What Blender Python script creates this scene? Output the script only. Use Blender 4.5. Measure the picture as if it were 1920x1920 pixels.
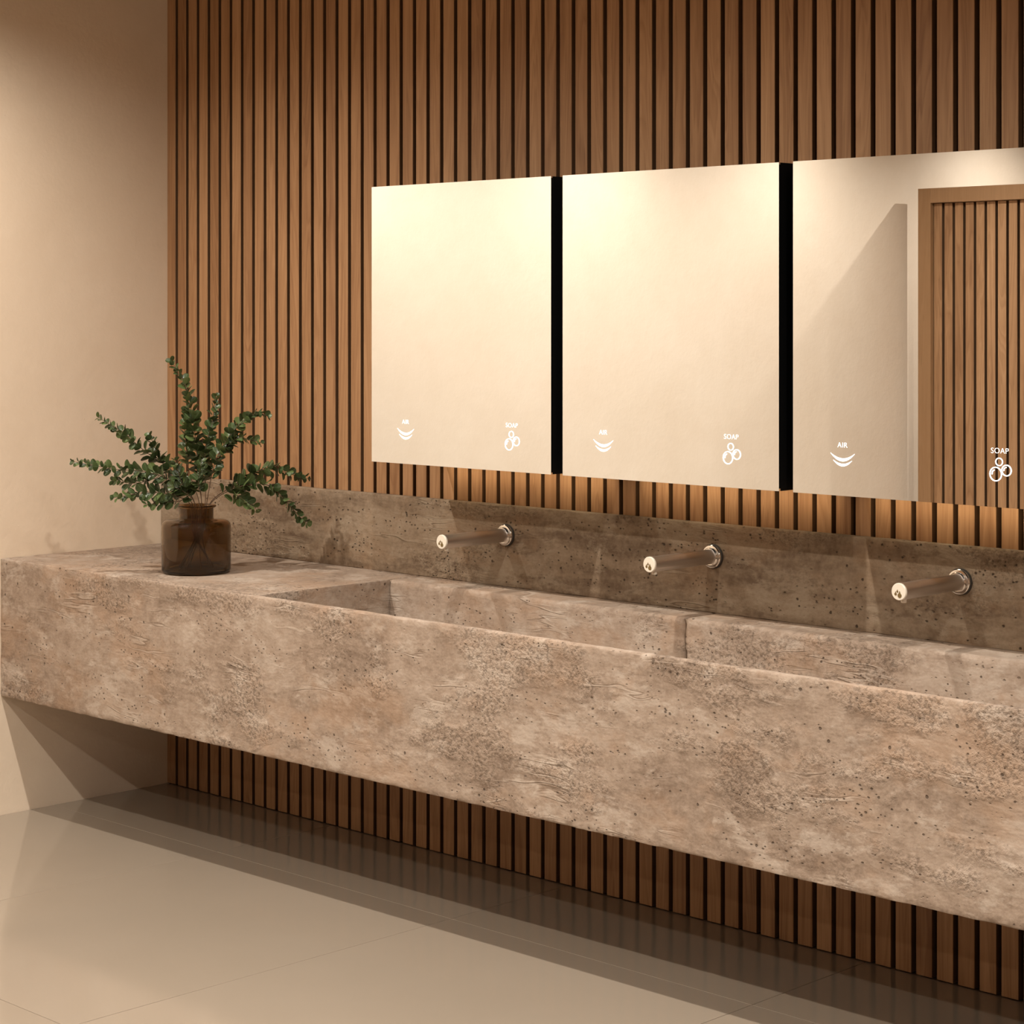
import bpy, bmesh, math, random
from mathutils import Vector, Matrix, noise

for o in list(bpy.data.objects):
    bpy.data.objects.remove(o, do_unlink=True)
SC = bpy.context.scene
COL = SC.collection

# ------------------------------------------------------------------ camera
CAM = Vector((6.2293, -4.6045, 1.69))
YAW = math.radians(44.348)
cd = bpy.data.cameras.new('camera')
cd.sensor_width = 36.0
cd.lens = 36.0 * 4000.0 / 1920.0
cd.shift_y = -(960 - 584) / 1920.0
cd.clip_start = 0.05
cam = bpy.data.objects.new('camera', cd)
cam.location = CAM
cam.rotation_euler = (math.pi / 2, 0, YAW)
COL.objects.link(cam)
SC.camera = cam

# ------------------------------------------------------------------ world, lamps, exposure
W = bpy.data.worlds.new('world')
SC.world = W
W.use_nodes = True
W.node_tree.nodes['Background'].inputs[0].default_value = (1.0, 0.8, 0.6, 1)
W.node_tree.nodes['Background'].inputs[1].default_value = 0.02
SC.view_settings.view_transform = 'Standard'
SC.view_settings.look = 'None'
SC.view_settings.gamma = 1.0
SC.view_settings.use_curve_mapping = False
SC.view_settings.exposure = 0.0
SC.cycles.use_adaptive_sampling = True
SC.cycles.adaptive_threshold = 0.04
SC.cycles.max_bounces = 7
SC.cycles.diffuse_bounces = 3
SC.cycles.glossy_bounces = 3
SC.cycles.transmission_bounces = 8

CEIL = 2.95
LAMP_X = (0.75, 2.65, 4.55, 6.45)
LAMP_Y = (-1.41, -2.78, -4.21, -6.0)
LAMP_W = {-1.41: 148, -2.78: 134, -4.21: 116, -6.0: 112}
for ly in LAMP_Y:
    for lx in LAMP_X:
        ld = bpy.data.lights.new('downlight', 'SPOT')
        ld.energy = LAMP_W[ly]
        ld.color = (1.0, 0.93, 0.84)
        ld.spot_size = math.radians(155)
        ld.spot_blend = 0.8
        ld.shadow_soft_size = 0.022
        lo = bpy.data.objects.new('downlight', ld)
        lo.location = (lx, ly, CEIL - 0.01)
        COL.objects.link(lo)


# ------------------------------------------------------------------ node helpers
class NT:
    def __init__(self, name):
        self.m = bpy.data.materials.new(name)
        self.m.use_nodes = True
        self.t = self.m.node_tree
        self.b = self.t.nodes['Principled BSDF']

    def n(self, typ, **kw):
        nd = self.t.nodes.new(typ)
        for k, v in kw.items():
            setattr(nd, k, v)
        return nd

    def l(self, a, b):
        self.t.links.new(a, b)

    def put(self, sock, v):
        if isinstance(v, bpy.types.NodeSocket):
            self.l(v, sock)
        else:
            sock.default_value = v

    def coord(self, which='Object'):
        return self.n('ShaderNodeTexCoord').outputs[which]

    def mapping(self, vec, scale=(1, 1, 1), loc=(0, 0, 0)):
        m = self.n('ShaderNodeMapping')
        self.l(vec, m.inputs[0])
        self.put(m.inputs['Location'], loc)
        m.inputs['Scale'].default_value = scale
        return m.outputs[0]

    def noise(self, vec, scale, detail=6, rough=0.55, dist=0.0, out='Fac'):
        x = self.n('ShaderNodeTexNoise')
        self.l(vec, x.inputs['Vector'])
        x.inputs['Scale'].default_value = scale
        x.inputs['Detail'].default_value = detail
        x.inputs['Roughness'].default_value = rough
        x.inputs['Distortion'].default_value = dist
        return x.outputs[0 if out == 'Fac' else 1]

    def voro(self, vec, scale, out='Distance', rnd=1.0):
        x = self.n('ShaderNodeTexVoronoi')
        self.l(vec, x.inputs['Vector'])
        x.inputs['Scale'].default_value = scale
        x.inputs['Randomness'].default_value = rnd
        return x.outputs[out]

    def ramp(self, fac, stops, interp='LINEAR'):
        r = self.n('ShaderNodeValToRGB')
        r.color_ramp.interpolation = interp
        el = r.color_ramp.elements
        while len(el) < len(stops):
            el.new(0.5)
        for e, (p, c) in zip(el, stops):
            e.position = p
            if not hasattr(c, '__len__'):
                c = (c, c, c)
            e.color = (c[0], c[1], c[2], 1)
        self.l(fac, r.inputs[0])
        return r.outputs[0]

    def mix(self, fac, a, b, mode='MIX'):
        x = self.n('ShaderNodeMix', data_type='RGBA', blend_type=mode)
        self.put(x.inputs[0], fac)
        for s, v in ((x.inputs[6], a), (x.inputs[7], b)):
            if not isinstance(v, bpy.types.NodeSocket) and len(v) == 3:
                v = (v[0], v[1], v[2], 1)
            self.put(s, v)
        return x.outputs[2]

    def math(self, op, a, b=0.5, clamp=False):
        x = self.n('ShaderNodeMath', operation=op, use_clamp=clamp)
        self.put(x.inputs[0], a)
        self.put(x.inputs[1], b)
        return x.outputs[0]

    def bump(self, h, strength, dist, prev=None):
        x = self.n('ShaderNodeBump')
        x.inputs['Strength'].default_value = strength
        x.inputs['Distance'].default_value = dist
        self.l(h, x.inputs['Height'])
        if prev is not None:
            self.l(prev, x.inputs['Normal'])
        return x.outputs[0]

    def done(self, color=None, rough=None, normal=None, metal=None, spec=None):
        b = self.b
        if color is not None:
            if not isinstance(color, bpy.types.NodeSocket) and len(color) == 3:
                color = (color[0], color[1], color[2], 1)
            self.put(b.inputs['Base Color'], color)
        if rough is not None:
            self.put(b.inputs['Roughness'], rough)
        if normal is not None:
            self.l(normal, b.inputs['Normal'])
        if metal is not None:
            self.put(b.inputs['Metallic'], metal)
        if spec is not None:
            b.inputs['Specular IOR Level'].default_value = spec
        return self.m


def mat_plaster(name, c0, c1):
    t = NT(name)
    v = t.coord()
    n1 = t.noise(v, 1.3, 5, 0.6, 0.4)
    n2 = t.noise(v, 9, 6, 0.65)
    col = t.ramp(t.math('ADD', t.math('MULTIPLY', n1, 0.7), t.math('MULTIPLY', n2, 0.3)),
                 [(0.35, c0), (0.65, c1)])
    sp = t.voro(v, 34)
    spots = t.ramp(sp, [(0.0, 1.0), (0.12, 0.0)])
    mask = t.ramp(t.noise(v, 5, 2), [(0.56, 0.0), (0.66, 1.0)])
    h1 = t.math('MULTIPLY', spots, mask)
    h = t.math('ADD', t.math('MULTIPLY', n2, 1.1), t.math('MULTIPLY', t.noise(v, 60, 3, 0.6), 0.18))
    h = t.math('ADD', h, t.math('MULTIPLY', h1, 0.35))
    nb = t.bump(h, 0.3, 0.006)
    return t.done(col, 0.8, nb, spec=0.2)


def mat_wood(name, dark, mid, light, rough=0.55):
    t = NT(name)
    oi = t.n('ShaderNodeObjectInfo')
    off = t.n('ShaderNodeCombineXYZ')
    t.l(t.math('MULTIPLY', oi.outputs['Random'], 37.0), off.inputs[0])
    t.l(t.math('MULTIPLY', oi.outputs['Random'], 91.0), off.inputs[2])
    v0 = t.coord()
    v = t.mapping(v0, (1, 1, 1), off.outputs[0])
    # broad tone, long streaks, cathedral lines, fine pores
    vs = t.mapping(v, (55, 55, 1.6))
    streak = t.noise(vs, 1.0, 5, 0.6, 0.3)
    vc = t.mapping(v, (9, 9, 0.55))
    w = t.noise(vc, 1.0, 3, 0.5, 1.6)
    rings = t.math('FRACT', t.math('MULTIPLY', w, 11.0))
    rings = t.ramp(rings, [(0.0, 0.0), (0.75, 1.0), (1.0, 0.1)])
    broad = t.noise(t.mapping(v, (6, 6, 0.8)), 1.0, 3, 0.5)
    f = t.math('ADD', t.math('MULTIPLY', streak, 0.50), t.math('MULTIPLY', rings, 0.16))
    f = t.math('SUBTRACT', t.math('ADD', f, t.math('MULTIPLY', broad, 0.5)), 0.10)
    f = t.math('ADD', f, t.math('MULTIPLY', t.math('SUBTRACT', oi.outputs['Random'], 0.5), 0.16))
    col = t.ramp(f, [(0.24, dark), (0.5, mid), (0.74, light)])
    pore = t.noise(t.mapping(v, (230, 230, 9)), 1.0, 2, 0.5)
    pf = t.ramp(pore, [(0.63, 0.0), (0.75, 0.45)])
    col = t.mix(pf, col, tuple(c * 0.45 for c in dark))
    nb = t.bump(t.noise(vs, 2.0, 4, 0.6), 0.15, 0.002)
    return t.done(col, rough, nb, spec=0.3)


def mat_stone(name, dark, mid, light, chalk, band=0.35, pit=1.0, grit=1.0, seed=0.0):
    t = NT(name)
    v0 = t.coord()
    v = t.mapping(v0, (1, 1, 1), (seed, seed * 0.7, seed * 0.3))
    warp = t.noise(v, 3.0, 2, 0.5, out='Color')
    wv = t.n('ShaderNodeMix', data_type='RGBA', blend_type='LINEAR_LIGHT')
    wv.inputs[0].default_value = 0.035
    t.l(v, wv.inputs[6])
    t.l(warp, wv.inputs[7])
    wv = wv.outputs[2]
    vh = t.mapping(wv, (1.0, 1.0, 2.0))
    cloud = t.noise(vh, 2.4, 5, 0.70)
    fine = t.noise(v, 40, 3, 0.75)
    strat = t.noise(t.mapping(wv, (1.6, 1.6, 24)), 1.0, 3, 0.62)
    f = t.math('ADD', t.math('MULTIPLY', cloud, 0.60 - band * 0.3), t.math('MULTIPLY', strat, band))
    f = t.math('ADD', f, t.math('MULTIPLY', fine, 0.34))
    c = (0.60 - band * 0.3 + band + 0.34) * 0.5
    col = t.ramp(f, [(c - 0.13, dark), (c, mid), (c + 0.12, light)])
    # ragged chalky blotches and rusty patches
    ch = t.noise(t.mapping(vh, (1, 1, 1), (3.1, 0, 1.7)), 5.5, 6, 0.76)
    col = t.mix(t.ramp(ch, [(0.52, 0.0), (0.60, 0.60)]), col, chalk)
    rs = t.ramp(t.noise(t.mapping(v, (1, 1, 1.4), (9, 4, 2)), 3.2, 4, 0.68), [(0.50, 0.0), (0.62, 0.35)])
    col = t.mix(rs, col, (mid[0] * 1.10, mid[1] * 0.90, mid[2] * 0.72))
    vn = t.noise(t.mapping(wv, (1.1, 1.1, 9.0), (1, 5, 3)), 1.6, 3, 0.6)
    vm = t.ramp(t.noise(t.mapping(v, (1, 1, 2.5), (8, 1, 6)), 3.0, 2), [(0.53, 0.0), (0.64, 1.0)])
    va = t.math('ABSOLUTE', t.math('SUBTRACT', vn, 0.5), 0.0)
    vein = t.math('MULTIPLY', t.ramp(va, [(0.004, 1.0), (0.022, 0.0)]), vm)
    vdk = t.math('MULTIPLY', t.ramp(t.math('ABSOLUTE', t.math('SUBTRACT', vn, 0.525), 0.0), [(0.003, 1.0), (0.014, 0.0)]), vm)
    col = t.mix(t.math('MULTIPLY', vein, 0.5), col, chalk)
    col = t.mix(t.math('MULTIPLY', vdk, 0.30), col, tuple(x * 0.5 for x in dark))
    # open, gritty areas
    gm = t.ramp(t.noise(t.mapping(vh, (1, 1, 1), (5, 7, 1)), 2.9, 3, 0.62), [(0.51, 0.0), (0.60, 1.0)])
    gn = t.noise(v, 92, 2, 0.65)
    gd = t.math('MULTIPLY', gm, t.ramp(gn, [(0.38, 1.0), (0.50, 0.0)]))
    col = t.mix(t.math('MULTIPLY', gd, 0.50 * grit), col, tuple(x * 0.45 for x in dark))
    # pits: clustered small holes, flattened along the layers
    vp = t.mapping(wv, (0.8, 0.8, 1.2))
    p1 = t.math('ADD', t.voro(vp, 68), t.math('MULTIPLY', t.math('SUBTRACT', gn, 0.5), 0.45))
    pm = t.ramp(t.noise(t.mapping(wv, (1.0, 1.0, 4.5), (2, 2, 8)), 4.2, 2, 0.6), [(0.53 - 0.1 * band, 0.0), (0.62 - 0.1 * band, 1.0)])
    pf = t.math('MULTIPLY', t.ramp(p1, [(0.10 + 0.06 * band, 1.0), (0.19 + 0.10 * band, 0.0)]), pm)
    p2 = t.ramp(t.math('ADD', t.voro(t.mapping(v, (1, 1, 1), (0.3, 0.7, 0.1)), 19),
                       t.math('MULTIPLY', t.math('SUBTRACT', gn, 0.5), 0.12)), [(0.05, 1.0), (0.08, 0.0)])
    pf = t.math('MULTIPLY', t.math('MAXIMUM', pf, p2), pit, True)
    col = t.mix(t.math('MULTIPLY', pf, 0.85), col, (0.040, 0.024, 0.014))
    # one relief: broad, grain, grit, pits
    h = t.math('MULTIPLY', cloud, 1.5)
    h = t.math('ADD', h, t.math('MULTIPLY', fine, 0.22))
    h = t.math('ADD', h, t.math('MULTIPLY', t.math('MULTIPLY', gn, gm), 0.75 * grit))
    h = t.math('SUBTRACT', h, t.math('MULTIPLY', pf, 0.8))
    h = t.math('ADD', h, t.math('MULTIPLY', t.math('SUBTRACT', vein, vdk), 0.12))
    nb = t.bump(h, 0.75, 0.009)
    return t.done(col, 0.78, nb, spec=0.25)


def mat_plain(name, color, rough=0.5, metal=0.0, spec=0.5):
    t = NT(name)
    v = t.coord()
    n = t.noise(v, 40, 3, 0.5)
    col = t.ramp(n, [(0.3, tuple(c * 0.94 for c in color)), (0.7, color)])
    return t.done(col, rough, None, metal, spec)


def mat_floor():
    t = NT('polished_beige_tile')
    v = t.coord('Object')
    oi = t.n('ShaderNodeObjectInfo')
    n = t.noise(v, 2.0, 4, 0.5)
    n = t.math('ADD', t.math('MULTIPLY', n, 0.7), t.math('MULTIPLY', oi.outputs['Random'], 0.3))
    col = t.ramp(n, [(0.3, (0.275, 0.225, 0.172)), (0.75, (0.295, 0.244, 0.190))])
    r = t.ramp(t.noise(v, 3.0, 3), [(0.3, 0.075), (0.7, 0.10)])
    return t.done(col, r, None, spec=1.0)


def mat_brushed():
    t = NT('brushed_steel')
    v = t.coord()
    n = t.noise(t.mapping(v, (200, 6, 200)), 1.0, 3, 0.6)
    r = t.ramp(n, [(0.3, 0.34), (0.7, 0.44)])
    return t.done((0.62, 0.57, 0.53), r, None, 1.0)


def mat_glass():
    t = NT('amber_glass')
    b = t.b
    b.inputs['Base Color'].default_value = (0.36, 0.26, 0.145, 1)
    b.inputs['Roughness'].default_value = 0.0
    b.inputs['IOR'].default_value = 1.45
    b.inputs['Transmission Weight'].default_value = 1.0
    return t.m


def mat_emit(name, color, s):
    t = NT(name)
    t.b.inputs['Base Color'].default_value = (0.8, 0.8, 0.8, 1)
    t.b.inputs['Emission Color'].default_value = (*color, 1)
    t.b.inputs['Emission Strength'].default_value = s
    return t.m


def mat_leaf():
    t = NT('eucalyptus_leaf')
    oi = t.n('ShaderNodeObjectInfo')
    v = t.coord()
    n = t.noise(v, 90, 3, 0.5)
    f = t.math('ADD', t.math('MULTIPLY', oi.outputs['Random'], 0.75), t.math('MULTIPLY', n, 0.25))
    col = t.ramp(f, [(0.1, (0.027, 0.042, 0.013)), (0.55, (0.056, 0.084, 0.026)), (0.88, (0.104, 0.140, 0.043)),
                     (1.0, (0.16, 0.20, 0.065))])
    # pale midrib along the leaf's own length
    sx = t.n('ShaderNodeSeparateXYZ')
    t.l(v, sx.inputs[0])
    rib = t.ramp(t.math('ABSOLUTE', sx.outputs[1], 0), [(0.0, 0.6), (0.045, 0.0)])
    col = t.mix(rib, col, (0.16, 0.22, 0.11))
    t.done(col, 0.42, None, spec=0.45)
    t.b.inputs['Subsurface Weight'].default_value = 0.0
    return t.m


M = {}
M['wall'] = mat_plaster('cream_plaster', (0.72, 0.58, 0.435), (0.77, 0.635, 0.49))
M['wallfar'] = mat_plaster('brown_plaster', (0.22, 0.145, 0.095), (0.27, 0.18, 0.12))
M['ceiling'] = mat_plaster('pale_ceiling_paint', (0.42, 0.35, 0.28), (0.46, 0.39, 0.31))
M['wood'] = mat_wood('oak_slat_wood', (0.22, 0.105, 0.046), (0.345, 0.184, 0.086), (0.45, 0.255, 0.128))
M['wooddark'] = mat_plain('darkened_groove', (0.135, 0.072, 0.036), 0.8, 0, 0.1)  # darkness between slats put into the colour of their sides and backing
M['frame'] = mat_wood('smooth_frame_wood', (0.28, 0.150, 0.068), (0.31, 0.17, 0.080), (0.34, 0.19, 0.092), 0.45)
M['stone'] = mat_stone('travertine_counter', (0.190, 0.134, 0.096), (0.302, 0.227, 0.170), (0.380, 0.302, 0.238),
                       (0.44, 0.365, 0.297), band=0.10, pit=0.85, grit=1.0)
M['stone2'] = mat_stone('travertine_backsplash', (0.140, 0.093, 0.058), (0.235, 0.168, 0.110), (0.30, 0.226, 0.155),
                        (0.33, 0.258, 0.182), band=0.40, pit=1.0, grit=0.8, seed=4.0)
M['floor'] = mat_floor()
M['grout'] = mat_plain('brown_grout', (0.20, 0.145, 0.10), 0.9, 0, 0.1)
M['black'] = mat_plain('matt_black_metal', (0.004, 0.004, 0.004), 0.6, 0, 0.1)
M['mirror'] = NT('mirror_glass').done((0.88, 0.94, 1.0), 0.0, None, 1.0)
M['steel'] = mat_brushed()
M['chrome'] = mat_plain('chrome', (0.85, 0.83, 0.80), 0.12, 1.0)
M['cap'] = mat_plain('pale_satin_cap', (0.78, 0.70, 0.58), 0.35, 0.0)
M['gold'] = mat_plain('bronze_print', (0.16, 0.10, 0.03), 0.5)
M['rubber'] = mat_plain('dark_gasket', (0.05, 0.045, 0.04), 0.6)
M['glass'] = mat_glass()
M['icon'] = mat_emit('backlit_white', (1.0, 0.98, 0.94), 1.6)
M['led'] = mat_emit('warm_led', (1.0, 0.72, 0.40), 1.5)
M['leaf'] = mat_leaf()
M['stem'] = mat_plain('eucalyptus_bark', (0.13, 0.075, 0.04), 0.7)


# ------------------------------------------------------------------ object helpers
def link(name, mesh, mat=None, parent=None, loc=None):
    o = bpy.data.objects.new(name, mesh)
    COL.objects.link(o)
    if mat is not None and hasattr(mesh, 'materials') and len(mesh.materials) == 0:
        mesh.materials.append(mat)
    if parent is not None:
        o.parent = parent
    if loc is not None:
        o.location = loc
    return o


def thing(name, label, cat, loc=(0, 0, 0), group=None):
    o = bpy.data.objects.new(name, None)
    COL.objects.link(o)
    o.location = loc
    tag(o, label, cat, group)
    return o


def tag(o, label, cat=None, group=None, kind=None):
    o['label'] = label
    if cat:
        o['category'] = cat
    if group:
        o['group'] = group
    if kind:
        o['kind'] = kind
    return o


def to_mesh(bm, name, smooth=False):
    bmesh.ops.recalc_face_normals(bm, faces=bm.faces)
    me = bpy.data.meshes.new(name)
    bm.to_mesh(me)
    bm.free()
    if smooth:
        me.polygons.foreach_set('use_smooth', [True] * len(me.polygons))
    return me


def box_bm(x0, x1, y0, y1, z0, z1, bevel=0.0, seg=2, bm=None):
    b = bmesh.new()
    bmesh.ops.create_cube(b, size=1.0, matrix=Matrix.Translation(((x0 + x1) / 2, (y0 + y1) / 2, (z0 + z1) / 2))
                          @ Matrix.Diagonal((x1 - x0, y1 - y0, z1 - z0, 1)))
    if bevel:
        bmesh.ops.bevel(b, geom=b.edges[:], offset=bevel, segments=seg, affect='EDGES')
    if bm is None:
        return b
    me = bpy.data.meshes.new('t')
    b.to_mesh(me)
    b.free()
    bm.from_mesh(me)
    bpy.data.meshes.remove(me)
    return bm


def box(name, x0, x1, y0, y1, z0, z1, mat, parent=None, bevel=0.0, seg=2):
    return link(name, to_mesh(box_bm(x0, x1, y0, y1, z0, z1, bevel, seg), name), mat, parent)


def lathe(profile, seg=48, axis='Z', closed=False):
    bm = bmesh.new()
    rings = []
    for r, h in profile:
        if r < 1e-6:
            rings.append([bm.verts.new((0, 0, h))])
        else:
            rings.append([bm.verts.new((r * math.cos(2 * math.pi * i / seg), r * math.sin(2 * math.pi * i / seg), h))
                          for i in range(seg)])
    pairs = list(zip(rings, rings[1:]))
    if closed:
        pairs.append((rings[-1], rings[0]))
    for a, b in pairs:
        for i in range(seg):
            j = (i + 1) % seg
            if len(a) == 1 and len(b) == 1:
                continue
            if len(a) == 1:
                bm.faces.new((a[0], b[i], b[j]))
            elif len(b) == 1:
                bm.faces.new((a[i], a[j], b[0]))
            else:
                bm.faces.new((a[i], a[j], b[j], b[i]))
    if axis == '-Y':     # profile height runs towards -y
        bmesh.ops.rotate(bm, verts=bm.verts, matrix=Matrix.Rotation(math.pi / 2, 3, 'X'))
    return bm


def smooth_by_angle(me, deg=35):
    me.polygons.foreach_set('use_smooth', [True] * len(me.polygons))
    bm = bmesh.new()
    bm.from_mesh(me)
    for e in bm.edges:
        if len(e.link_faces) == 2 and e.calc_face_angle(0) > math.radians(deg):
            e.smooth = False
    bm.to_mesh(me)
    bm.free()
    return me


def stone_block(name, x0, x1, y0, y1, z0, z1, mat, parent, step=0.02, amp=0.0016, round_=0.004):
    """a slab cut from stone: gridded box with rounded, slightly worn edges"""
    def ticks(a, b):
        n = max(1, int(round((b - a) / step)))
        if b - a < 3 * round_:
            return [a, b]
        mids = [a + (b - a) * i / n for i in range(1, n)]
        mids = [m for m in mids if a + round_ * 1.5 < m < b - round_ * 1.5]
        return [a, a + round_] + mids + [b - round_, b]
    X, Y, Z = ticks(x0, x1), ticks(y0, y1), ticks(z0, z1)
    bm = bmesh.new()
    vs = {}

    def vert(i, j, k):
        key = (i, j, k)
        if key in vs:
            return vs[key]
        p = Vector((X[i], Y[j], Z[k]))
        ex = [i in (0, len(X) - 1), j in (0, len(Y) - 1), k in (0, len(Z) - 1)]
        s = (1 if i else -1, 1 if j else -1, 1 if k else -1)
        if sum(ex) >= 2:                       # worn arris
            w = round_ * (0.22 + 0.5 * max(0.0, noise.noise(p * 21.0) + 0.6 * noise.noise(p * 55.0)))
            for a in range(3):
                if ex[a]:
                    p[a] -= s[a] * w
        q = p * 17.0
        d = noise.noise(q) * amp + noise.noise(q * 3.1) * amp * 0.5
        for a in range(3):
            if ex[a]:
                p[a] -= s[a] * abs(d)
        vs[key] = bm.verts.new(p)
        return vs[key]
    nx, ny, nz = len(X) - 1, len(Y) - 1, len(Z) - 1
    for i in range(nx):
        for j in range(ny):
            for k in (0, nz):
                bm.faces.new((vert(i, j, k), vert(i + 1, j, k), vert(i + 1, j + 1, k), vert(i, j + 1, k)))
    for i in range(nx):
        for k in range(nz):
            for j in (0, ny):
                bm.faces.new((vert(i, j, k), vert(i + 1, j, k), vert(i + 1, j, k + 1), vert(i, j, k + 1)))
    for j in range(ny):
        for k in range(nz):
            for i in (0, nx):
                bm.faces.new((vert(i, j, k), vert(i, j + 1, k), vert(i, j + 1, k + 1), vert(i, j, k + 1)))
    me = to_mesh(bm, name)
    smooth_by_angle(me, 40)
    return link(name, me, mat, parent)


# ------------------------------------------------------------------ the room
ROOM_X, ROOM_Y = 7.6, -6.75
SLAT_P, SLAT_W, SLAT_D = 0.06209, 0.0475, 0.032
N_SLAT = 92


def structure(o, label):
    o['kind'] = 'structure'
    o['label'] = label
    return o


wl = box('wall_left', -0.12, 0.0, ROOM_Y, 0.16, -0.05, CEIL, M['wall'])
structure(wl, 'cream plastered side wall left of the slatted wall')
wf = box('wall_front', 0.0, ROOM_X, ROOM_Y - 0.12, ROOM_Y, -0.05, CEIL, M['wallfar'])
structure(wf, 'brown plastered wall behind the camera')
wr = box('wall_right', ROOM_X, ROOM_X + 0.12, ROOM_Y, 0.16, -0.05, CEIL, M['wallfar'])
structure(wr, 'brown plastered wall far right outside the view')
ce = box('ceiling', -0.12, ROOM_X + 0.12, ROOM_Y - 0.12, 0.16, CEIL, CEIL + 0.1, M['ceiling'])
structure(ce, 'pale painted ceiling above the washroom')
wb = box('wall_back', 0.0, ROOM_X, SLAT_D, 0.16, -0.05, CEIL, M['wooddark'])
structure(wb, 'back wall clad in upright brown wooden slats')


def slat_mesh(name, w, d, h, bev=0.0012):
    bm = box_bm(0, w, 0, d, 0, h, bev, 1)
    me = to_mesh(bm, name)
    me.materials.append(M['wood'])
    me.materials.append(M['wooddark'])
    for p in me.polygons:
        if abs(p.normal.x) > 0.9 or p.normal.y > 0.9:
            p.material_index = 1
    return me


sm = slat_mesh('slat', SLAT_W, SLAT_D, CEIL - 0.004)
for i in range(N_SLAT):
    link('slat', sm, None, wb, (i * SLAT_P + 0.0004, 0.0, 0.002))

fl = box('floor', -0.12, ROOM_X + 0.12, ROOM_Y - 0.12, 0.16, -0.06, -0.0035, M['grout'])
structure(fl, 'floor of large polished beige tiles')
TX, TY, TG = 1.0555, 1.2560, 0.0011
xs = [1.957 + TX * k for k in range(-2, 7)]
xs = [0.0] + [x for x in xs if 0.02 < x < ROOM_X] + [ROOM_X]
ys = [0.0] + [-0.478 - TY * k for k in range(0, 6) if -0.478 - TY * k > ROOM_Y + 0.02] + [ROOM_Y]
for i in range(len(xs) - 1):
    for j in range(len(ys) - 1):
        me = to_mesh(box_bm(0, xs[i + 1] - xs[i] - 2 * TG, 0, ys[j] - ys[j + 1] - 2 * TG, -0.0035, 0.0, 0.0006, 1),
                     'tile')
        link('tile', me, M['floor'], fl, (xs[i] + TG, ys[j + 1] + TG, 0))

# ------------------------------------------------------------------ stone vanity
CT, CB, CF = 0.862, 0.400, -0.688
CX1 = 5.60
BX0, BY0, BY1, BZ = 1.346, -0.664, -0.155, 0.70
van = thing('stone_vanity', 'long floating travertine trough counter below the mirrors', 'vanity', (0, 0, 0))
stone_block('front_panel', 0.0, CX1, CF, BY0, CB, CT, M['stone'], van, 0.018, 0.0022, 0.006)
stone_block('deck', 0.0, BX0, BY0, -0.001, CT - 0.24, CT, M['stone'], van, 0.02, 0.0008, 0.004)
SEAM = 2.531
stone_block('back_panel', BX0, SEAM - 0.0008, BY1, -0.001, CB + 0.03, CT, M['stone'], van, 0.02, 0.001, 0.010)
stone_block('back_panel', SEAM + 0.0008, CX1, BY1, -0.001, CB + 0.03, CT, M['stone'], van, 0.02, 0.001, 0.010)
stone_block('basin_floor', BX0 - 0.02, CX1, BY0, BY1, BZ - 0.04, BZ, M['stone'], van, 0.04, 0.0006, 0.003)
stone_block('underside', 0.0, CX1, BY0, -0.001, CB, CB + 0.03, M['stone'], van, 0.05, 0.0006, 0.003)
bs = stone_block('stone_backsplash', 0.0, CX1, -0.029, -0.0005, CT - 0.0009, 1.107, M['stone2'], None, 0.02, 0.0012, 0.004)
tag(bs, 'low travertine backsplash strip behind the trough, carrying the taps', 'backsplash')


# ------------------------------------------------------------------ mirror cabinets
MX = (1.430, 2.217, 3.004)
MW, MZ0, MZ1, MF = 0.743, 1.238, 2.065, 0.300


def text_mesh(s, size, depth=0.0008):
    cu = bpy.data.curves.new('txt', 'FONT')
    cu.body = s
    cu.size = size
    cu.align_x = 'CENTER'
    cu.extrude = depth / 2
    cu.space_character = 1.08
    cu.offset = -0.0004
    o = bpy.data.objects.new('txt', cu)
    COL.objects.link(o)
    dg = bpy.context.evaluated_depsgraph_get()
    me = bpy.data.meshes.new_from_object(o.evaluated_get(dg))
    bpy.data.objects.remove(o, do_unlink=True)
    me.transform(Matrix.Rotation(math.pi / 2, 4, 'X'))
    me.materials.clear()
    me.materials.append(M['icon'])
    return me


def flat_poly(bm, pts, y0=-0.0008, y1=0.0):
    n = len(pts)
    f = [bm.verts.new((x, y0, z)) for x, z in pts]
    b = [bm.verts.new((x, y1, z)) for x, z in pts]
    bm.faces.new(f)
    bm.faces.new(b[::-1])
    for i in range(n):
        j = (i + 1) % n
        bm.faces.new((f[i], f[j], b[j], b[i]))


def crescent(bm, half, z_end, z_top, z_bot, n=18):
    up, lo = [], []
    for i in range(n + 1):
        u = -1 + 2 * i / n
        up.append((half * u, z_top + (z_end - z_top) * u * u))
        lo.append((half * u, z_bot + (z_end - z_bot) * abs(u) ** 2.0))
    flat_poly(bm, up + lo[::-1][1:-1])


def ring(bm, cx, cz, rx, rz, t, n=28, y0=-0.0008):
    def loop(k, y):
        return [bm.verts.new((cx + (rx - k) * math.cos(2 * math.pi * i / n), y,
                              cz + (rz - k) * math.sin(2 * math.pi * i / n))) for i in range(n)]
    of, inf, ob, inb = loop(0, y0), loop(t, y0), loop(0, 0), loop(t, 0)
    for i in range(n):
        j = (i + 1) % n
        bm.faces.new((of[i], of[j], inf[j], inf[i]))
        bm.faces.new((ob[j], ob[i], inb[i], inb[j]))
        bm.faces.new((of[j], of[i], ob[i], ob[j]))
        bm.faces.new((inf[i], inf[j], inb[j], inb[i]))


def arc(bm, cx, cz, r0, r1, a0, a1, n=8):
    pts = [(cx + r1 * math.cos(a0 + (a1 - a0) * i / n), cz + r1 * math.sin(a0 + (a1 - a0) * i / n)) for i in range(n + 1)]
    pts += [(cx + r0 * math.cos(a1 + (a0 - a1) * i / n), cz + r0 * math.sin(a1 + (a0 - a1) * i / n)) for i in range(n + 1)]
    flat_poly(bm, pts)


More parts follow.
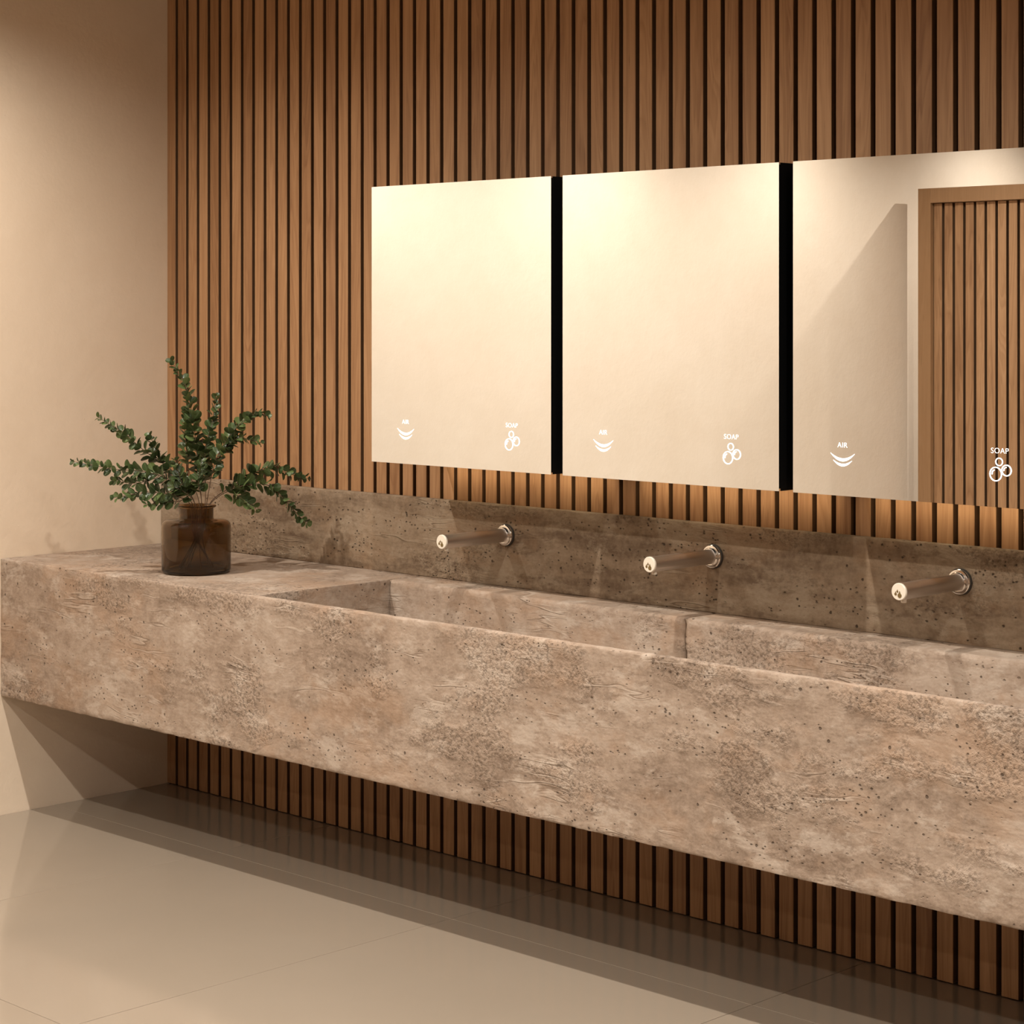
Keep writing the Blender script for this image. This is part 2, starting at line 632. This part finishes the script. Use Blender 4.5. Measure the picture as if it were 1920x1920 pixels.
air_txt = text_mesh('AIR', 0.0185)
soap_txt = text_mesh('SOAP', 0.0185)
b = bmesh.new()
crescent(b, 0.036, 0.016, 0.0036, -0.0040)
crescent(b, 0.028, -0.001, -0.0098, -0.0162)
air_sym = to_mesh(b, 'air_symbol')
b = bmesh.new()
ring(b, -0.0105, -0.0100, 0.0165, 0.0170, 0.0024)
ring(b, 0.0180, -0.0005, 0.0135, 0.0135, 0.0024)
ring(b, -0.0015, 0.0185, 0.0100, 0.0098, 0.0021)
arc(b, -0.0105, -0.0095, 0.0085, 0.0108, math.radians(110), math.radians(190))
arc(b, 0.0180, -0.0005, 0.0060, 0.0082, math.radians(90), math.radians(190))
soap_sym = to_mesh(b, 'soap_symbol')

mlabels = ('mirror cabinet nearest the plant vase, leftmost of the three',
           'middle mirror cabinet, between the two others',
           'mirror cabinet at the right edge reflecting a slatted panel')
for k, mx in enumerate(MX):
    t = thing('mirror_cabinet', mlabels[k], 'mirror', (mx, -0.0005, MZ0), 'mirror cabinets on the slatted wall')
    box('cabinet_body', 0.0, MW, -(MF - 0.0065), 0.0, 0.0, MZ1 - MZ0, M['black'], t, 0.001, 1)
    mp = box('mirror_panel', 0.0, MW, -MF + 0.0005, -(MF - 0.0065), 0.0, MZ1 - MZ0, M['mirror'], t)
    yf = -MF + 0.0003
    link('air_lettering', air_txt, None, mp, (0.150, yf, 0.1185))
    link('air_symbol', air_sym, M['icon'], mp, (0.1505, yf, 0.0885))
    link('soap_lettering', soap_txt, None, mp, (0.5905, yf, 0.1245))
    link('soap_symbol', soap_sym, M['icon'], mp, (0.5905, yf, 0.0865))
    box('light_strip', 0.03, MW - 0.03, -0.061, -0.049, -0.004, 0.0, M['led'], t)
    ld = bpy.data.lights.new('mirror_glow', 'AREA')
    ld.shape = 'RECTANGLE'
    ld.size, ld.size_y = MW - 0.06, 0.012
    ld.energy = 0.36
    ld.spread = math.radians(115)
    ld.color = (1.0, 0.84, 0.60)
    lo = bpy.data.objects.new('mirror_glow', ld)
    lo.location = (mx + MW / 2, -0.055, MZ0 - 0.006)
    lo.rotation_euler = (math.radians(42), 0, 0)
    COL.objects.link(lo)

# ------------------------------------------------------------------ wall taps
FX = (1.734, 2.531, 3.318)
FZ = 1.018
fl_labels = ('brushed steel wall spout nearest the plant vase', 'brushed steel wall spout under the middle mirror',
             'brushed steel wall spout at the right below the slatted reflection')
LEN = 0.272          # from the backsplash face to the tip
RT = 0.0205


def drop(bm, cx, cz, r, n=12):
    pts = []
    for i in range(n):
        a = math.pi * (0.17 + 1.66 * i / (n - 1)) + math.pi / 2
        pts.append((cx + r * math.cos(a), cz + r * math.sin(a)))
    pts.append((cx, cz + r * 2.05))
    flat_poly(bm, pts)


spout_me = smooth_by_angle(to_mesh(lathe([(0, 0), (RT, 0), (RT, LEN - 0.006), (0, LEN - 0.006)], 40, '-Y'), 'spout'))
cap_me = smooth_by_angle(to_mesh(lathe([(0, 0), (RT + 0.0004, 0), (RT + 0.0004, 0.0045), (RT - 0.001, 0.006), (0, 0.006)],
                                       40, '-Y'), 'end_cap'))
flange_me = smooth_by_angle(to_mesh(lathe([(RT, 0.005), (0.0305, 0.005), (0.0318, 0.0065), (0.0318, 0.011), (0.030, 0.013),
                                           (0.026, 0.0138), (RT, 0.0138)], 48, '-Y', True), 'flange'))
collar_me = smooth_by_angle(to_mesh(lathe([(RT, 0.0138), (0.0245, 0.0138), (0.0245, 0.0185), (0.0230, 0.020), (RT, 0.020)],
                                          40, '-Y', True), 'collar'))
gasket_me = smooth_by_angle(to_mesh(lathe([(RT, 0.0), (0.0335, 0.0), (0.0335, 0.005), (RT, 0.005)], 48, '-Y', True), 'gasket'))
aer_me = smooth_by_angle(to_mesh(lathe([(0, -0.0075), (0.0062, -0.0075), (0.0070, -0.0065), (0.0070, 0.004), (0, 0.004)], 20),
                                 'aerator'))
b = bmesh.new()
drop(b, 0.0032, -0.0088, 0.0056)
drop(b, -0.0082, -0.0060, 0.0034)
drop(b, -0.0032, 0.0004, 0.0026)
drop_me = to_mesh(b, 'drop_mark')
for k, fx in enumerate(FX):
    t = thing('wall_tap', fl_labels[k], 'tap', (fx, -0.029, FZ), 'wall taps over the trough')
    link('spout', spout_me, M['steel'], t)
    cp = link('end_cap', cap_me, M['cap'], t, (0, -(LEN - 0.006), 0))
    link('drop_mark', drop_me, M['gold'], cp, (0, -0.0060, 0))
    link('gasket', gasket_me, M['rubber'], t)
    link('flange', flange_me, M['chrome'], t)
    link('collar', collar_me, M['chrome'], t)
    link('aerator', aer_me, M['cap'], t, (0, -(LEN - 0.022), -RT))

# ------------------------------------------------------------------ vase and eucalyptus
VX, VY = 0.778, -0.462
vz = CT + 0.0006
R = 0.1095
outer = [(0, 0.0), (R - 0.012, 0.0), (R - 0.004, 0.003), (R, 0.011), (R, 0.146), (R - 0.002, 0.155), (R - 0.008, 0.162),
         (R - 0.018, 0.1655), (0.0575, 0.168), (0.0555, 0.170), (0.0545, 0.174), (0.0545, 0.2045), (0.0600, 0.2060),
         (0.0632, 0.2085), (0.0632, 0.2115), (0.0605, 0.2135)]
inner = [(0.0520, 0.2135), (0.0505, 0.2100), (0.0505, 0.172), (0.0515, 0.167), (0.0560, 0.1640), (R - 0.020, 0.1615),
         (R - 0.0105, 0.157), (R - 0.006, 0.151), (R - 0.0045, 0.145), (R - 0.0045, 0.016), (R - 0.009, 0.010), (0, 0.009)]
vase = link('glass_vase', smooth_by_angle(to_mesh(lathe(outer + inner, 72), 'glass_vase'), 60), M['glass'])
vase.location = (VX, VY, vz)
tag(vase, 'squat amber glass bottle vase on the stone counter', 'vase')

PXM = 6.774 / 4000.0
RIGHT = Vector((math.cos(YAW), math.sin(YAW), 0))
DEEP = Vector((-math.sin(YAW), math.cos(YAW), 0))
AXIS = Vector((VX, VY, 0))


def P(px, py, deep=0.0):
    """a point of the bouquet: sideways and up from the vase axis, and so far behind it"""
    return AXIS + RIGHT * ((px - 368) * PXM) + DEEP * deep + Vector((0, 0, CT + (1073 - py) * PXM))


def catmull(pts, per=14):
    out = []
    q = [pts[0] * 2 - pts[1]] + pts + [pts[-1] * 2 - pts[-2]]
    for i in range(1, len(q) - 2):
        p0, p1, p2, p3 = q[i - 1], q[i], q[i + 1], q[i + 2]
        for s in range(per):
            u = s / per
            out.append(0.5 * ((2 * p1) + (p2 - p0) * u + (2 * p0 - 5 * p1 + 4 * p2 - p3) * u * u
                              + (3 * p1 - p0 - 3 * p2 + p3) * u ** 3))
    out.append(pts[-1].copy())
    return out


def tube(path, r0, r1, seg=6):
    bm = bmesh.new()
    rings = []
    ref = Vector((0.3, 0.8, 0.2)).normalized()
    n = len(path)
    for i, p in enumerate(path):
        d = (path[min(i + 1, n - 1)] - path[max(i - 1, 0)]).normalized()
        a = d.cross(ref).normalized()
        c = d.cross(a)
        r = r0 + (r1 - r0) * i / (n - 1)
        rings.append([bm.verts.new(p + (a * math.cos(2 * math.pi * s / seg) + c * math.sin(2 * math.pi * s / seg)) * r)
                      for s in range(seg)])
    for a, c in zip(rings, rings[1:]):
        for s in range(seg):
            bm.faces.new((a[s], a[(s + 1) % seg], c[(s + 1) % seg], c[s]))
    bm.faces.new(rings[0][::-1])
    bm.faces.new(rings[-1])
    return bm


def leaf_mesh(k):
    """round, slightly cupped blade of unit length on a short petiole, along +x"""
    rnd = random.Random(k)
    bm = bmesh.new()
    n = 8
    cols = []
    for i in range(n + 1):
        u = i / n
        x = 0.14 + 0.86 * (0.5 - 0.5 * math.cos(math.pi * u))
        u = (x - 0.14) / 0.86
        w = 0.47 * math.sqrt(max(0.0, 1 - (2 * u - 1) ** 2)) * (1.06 - 0.12 * u)
        cup = 0.10 + 0.05 * rnd.random()
        zc = 0.16 * (u - 0.2) ** 2 * (1 if k % 2 else -0.6)
        if i in (0, n):
            cols.append([bm.verts.new((x, 0, zc))])
        else:
            cols.append([bm.verts.new((x, -w, zc + cup * w * 2)), bm.verts.new((x, -w * 0.5, zc + cup * w * 0.5)),
                         bm.verts.new((x, 0, zc)),
                         bm.verts.new((x, w * 0.5, zc + cup * w * 0.5)), bm.verts.new((x, w, zc + cup * w * 2))])
    for a, c in zip(cols, cols[1:]):
        if len(a) == 1:
            for s in range(4):
                bm.faces.new((a[0], c[s], c[s + 1]))
        elif len(c) == 1:
            for s in range(4):
                bm.faces.new((a[s], a[s + 1], c[0]))
        else:
            for s in range(4):
                bm.faces.new((a[s], a[s + 1], c[s + 1], c[s]))
    # petiole
    v = [bm.verts.new(p) for p in ((0, -0.022, 0), (0, 0.022, 0), (0.16, 0.018, 0), (0.16, -0.018, 0), (0, 0, 0.03), (0.16, 0, 0.02))]
    for f in ((0, 1, 2, 3), (0, 3, 5, 4), (1, 4, 5, 2)):
        bm.faces.new([v[q] for q in f])
    me = to_mesh(bm, 'leaf', True)
    me.materials.append(M['leaf'])
    return me


LEAVES = [leaf_mesh(k) for k in range(6)]
rng = random.Random(11)


def put_leaves(path, parent, start, big, small, gap):
    seg = [0.0]
    for a, c in zip(path, path[1:]):
        seg.append(seg[-1] + (c - a).length)
    total = seg[-1]
    s = start * total
    ang = rng.uniform(0, math.pi)
    while s < total - 0.002:
        i = next(q for q in range(1, len(seg)) if seg[q] >= s)
        u = (s - seg[i - 1]) / max(1e-6, seg[i] - seg[i - 1])
        p = path[i - 1].lerp(path[i], u)
        d = (path[i] - path[i - 1]).normalized()
        f = (s / total - start) / max(1e-6, 1 - start)
        size = big + (small - big) * max(0.0, f) ** 1.6
        a = d.cross(Vector((0.21, 0.35, 0.91))).normalized()
        c = d.cross(a).normalized()
        for side in (0, 1):
            th = ang + side * math.pi + rng.uniform(-0.35, 0.35)
            outw = (a * math.cos(th) + c * math.sin(th))
            lean = rng.uniform(0.25, 0.65) + 0.45 * f
            xd = (outw + d * lean + Vector((0, 0, rng.uniform(-0.12, 0.22)))).normalized()
            zd = (d - xd * d.dot(xd))
            zd = (zd + outw.cross(d) * rng.uniform(-0.8, 0.8) + Vector((0.45, -0.45, 0.35)) * rng.uniform(0.0, 1.6)).normalized()
            zd = (zd - xd * zd.dot(xd)).normalized()
            yd = zd.cross(xd)
            sz = size * rng.uniform(0.82, 1.15)
            o = bpy.data.objects.new('leaf', LEAVES[rng.randrange(len(LEAVES))])
            COL.objects.link(o)
            o.parent = parent
            mtx = Matrix((xd, yd, zd)).transposed().to_4x4()
            mtx.translation = p - parent.location + outw * 0.0006
            o.matrix_local = mtx @ Matrix.Diagonal((sz, sz * rng.uniform(0.85, 1.1), sz, 1))
        ang += math.pi / 2 + rng.uniform(-0.3, 0.3)
        s += gap * (0.75 + 0.25 * size / big) * rng.uniform(0.85, 1.15)


BASE = Vector((VX, VY, CT))
# (label, [(px, py, depth)...] from the vase mouth outwards, leaf start, side branches)
STEMS = [
    ('tallest eucalyptus stem, its tip crossing the corner of the room',
     [(378, 944, .00), (370, 880, .015), (362, 807, .03), (347, 731, .04), (331, 700, .045), (314, 674, .05)], 0.20, []),
    ('upright eucalyptus stem just right of the tallest one',
     [(384, 944, .01), (383, 848, .02), (396, 796, .02), (404, 736, .02)], 0.20, []),
    ('forked eucalyptus stem reaching up to the right before the slats',
     [(388, 944, -.01), (406, 861, -.01), (445, 801, -.02), (482, 775, -.02), (508, 782, -.02)], 0.22,
     [[(406, 858, -.01), (445, 822, -.03), (470, 823, -.04), (494, 829, -.05)]]),
    ('eucalyptus stem leaning far right across the backsplash edge',
     [(394, 944, .02), (432, 914, .04), (469, 890, .06), (505, 882, .08), (537, 893, .10), (576, 904, .12)], 0.24,
     []),
    ('eucalyptus stem arching right and drooping in front of the backsplash',
     [(397, 944, .0), (445, 914, .0), (497, 909, .01), (526, 932, .02), (550, 958, .02), (576, 986, .02)], 0.14,
     [[(432, 921, 0), (458, 936, -.02), (487, 957, -.03)]]),
    ('eucalyptus stem climbing up to the left before the cream wall',
     [(366, 944, .0), (328, 887, .0), (276, 848, -.01), (235, 812, -.02), (208, 794, -.03), (185, 780, -.03)], 0.20,
     [[(300, 866, 0), (289, 838, .01), (277, 812, .02)]]),
    ('eucalyptus stem stretching farthest left, almost level',
     [(362, 944, -.01), (323, 900, -.03), (276, 882, -.05), (224, 877, -.07), (185, 869, -.08), (149, 862, -.09)], 0.18,
     [[(302, 893, -.04), (263, 903, -.06), (219, 898, -.07)]]),
    ('lowest left eucalyptus stem hanging beside the vase mouth',
     [(359, 944, -.02), (328, 926, -.05), (289, 919, -.07), (263, 922, -.08), (221, 929, -.09)], 0.25,
     [[(345, 938, -.03), (315, 938, -.07), (278, 942, -.09)]]),
    ('thin eucalyptus stem rising upright just left of the tallest',
     [(372, 944, .02), (352, 885, .03), (344, 820, .04), (342, 768, .05)], 0.42, []),
    ('short eucalyptus stem with large leaves left above the vase',
     [(368, 944, -.02), (347, 905, -.05), (333, 856, -.06)], 0.25, []),
    ('short broad-leaved eucalyptus stem in the middle of the bouquet',
     [(380, 944, -.02), (377, 900, -.05), (384, 858, -.06)], 0.28, []),
    ('shortest eucalyptus stem, bent low to the left over the rim',
     [(369, 944, -.03), (350, 919, -.06), (324, 906, -.09)], 0.25, []),
]
for k, (lab, pts, start, subs) in enumerate(STEMS):
    t = thing('eucalyptus_stem', lab, 'stem', BASE, 'eucalyptus stems in the amber vase')
    path = [P(*q) for q in pts]
    # through the vase: from the bottom up through the mouth
    a = rng.uniform(0, 6.28)
    foot = BASE + Vector((math.cos(a) * 0.055, math.sin(a) * 0.055, 0.013))
    mouth = BASE + (path[0] - BASE)
    m2 = Vector((mouth.x - BASE.x, mouth.y - BASE.y, 0))
    if m2.length > 0.044:
        m2 *= 0.044 / m2.length
    mouth = BASE + m2 + Vector((0, 0, 0.216))
    full = catmull([foot, BASE + m2 * 0.45 + Vector((0, 0, 0.12)), mouth] + path[1:])
    link('twig', to_mesh(tube([p - BASE for p in full], 0.0016, 0.0008), 'twig', True), M['stem'], t)
    top = full[28:]
    put_leaves(top, t, start, 0.0400, 0.0185, 0.0138)
    for sb in subs:
        sp = catmull([P(*q) for q in sb])
        near = min(full, key=lambda p: (p - sp[0]).length)
        sp = [near] + sp[2:]
        link('side_twig', to_mesh(tube([p - BASE for p in sp], 0.0012, 0.0006), 'side_twig', True), M['stem'], t)
        put_leaves(sp, t, 0.12, 0.035, 0.0170, 0.0138)

# ------------------------------------------------------------------ slatted panel across the room (seen in the right mirror)
PX0, PX1, PY, PTOP, PD = 0.080, 1.235, -5.260, 2.318, 0.10
pn = thing('slatted_panel', 'framed slatted wood panel reflected in the right mirror', 'panel', (PX0, PY, 0))
FW = 0.075
box('frame_post', 0, FW, -PD, 0, 0, PTOP, M['frame'], pn, 0.001, 1)
box('frame_post', PX1 - PX0 - FW, PX1 - PX0, -PD, 0, 0, PTOP, M['frame'], pn, 0.001, 1)
box('frame_rail', FW, PX1 - PX0 - FW, -PD, 0, PTOP - FW, PTOP, M['frame'], pn, 0.001, 1)
box('backing', FW, PX1 - PX0 - FW, -PD + 0.01, -0.058, 0.0, PTOP - FW, M['wooddark'], pn)
pm = slat_mesh('slat', SLAT_W, 0.030, PTOP - FW - 0.004)
for i in range(100):
    x = FW + 0.004 + i * SLAT_P
    if x + SLAT_W > PX1 - PX0 - FW:
        break
    o = link('slat', pm, None, pn, (x + SLAT_W, -0.026, 0.002))
    o.rotation_euler = (0, 0, math.pi)
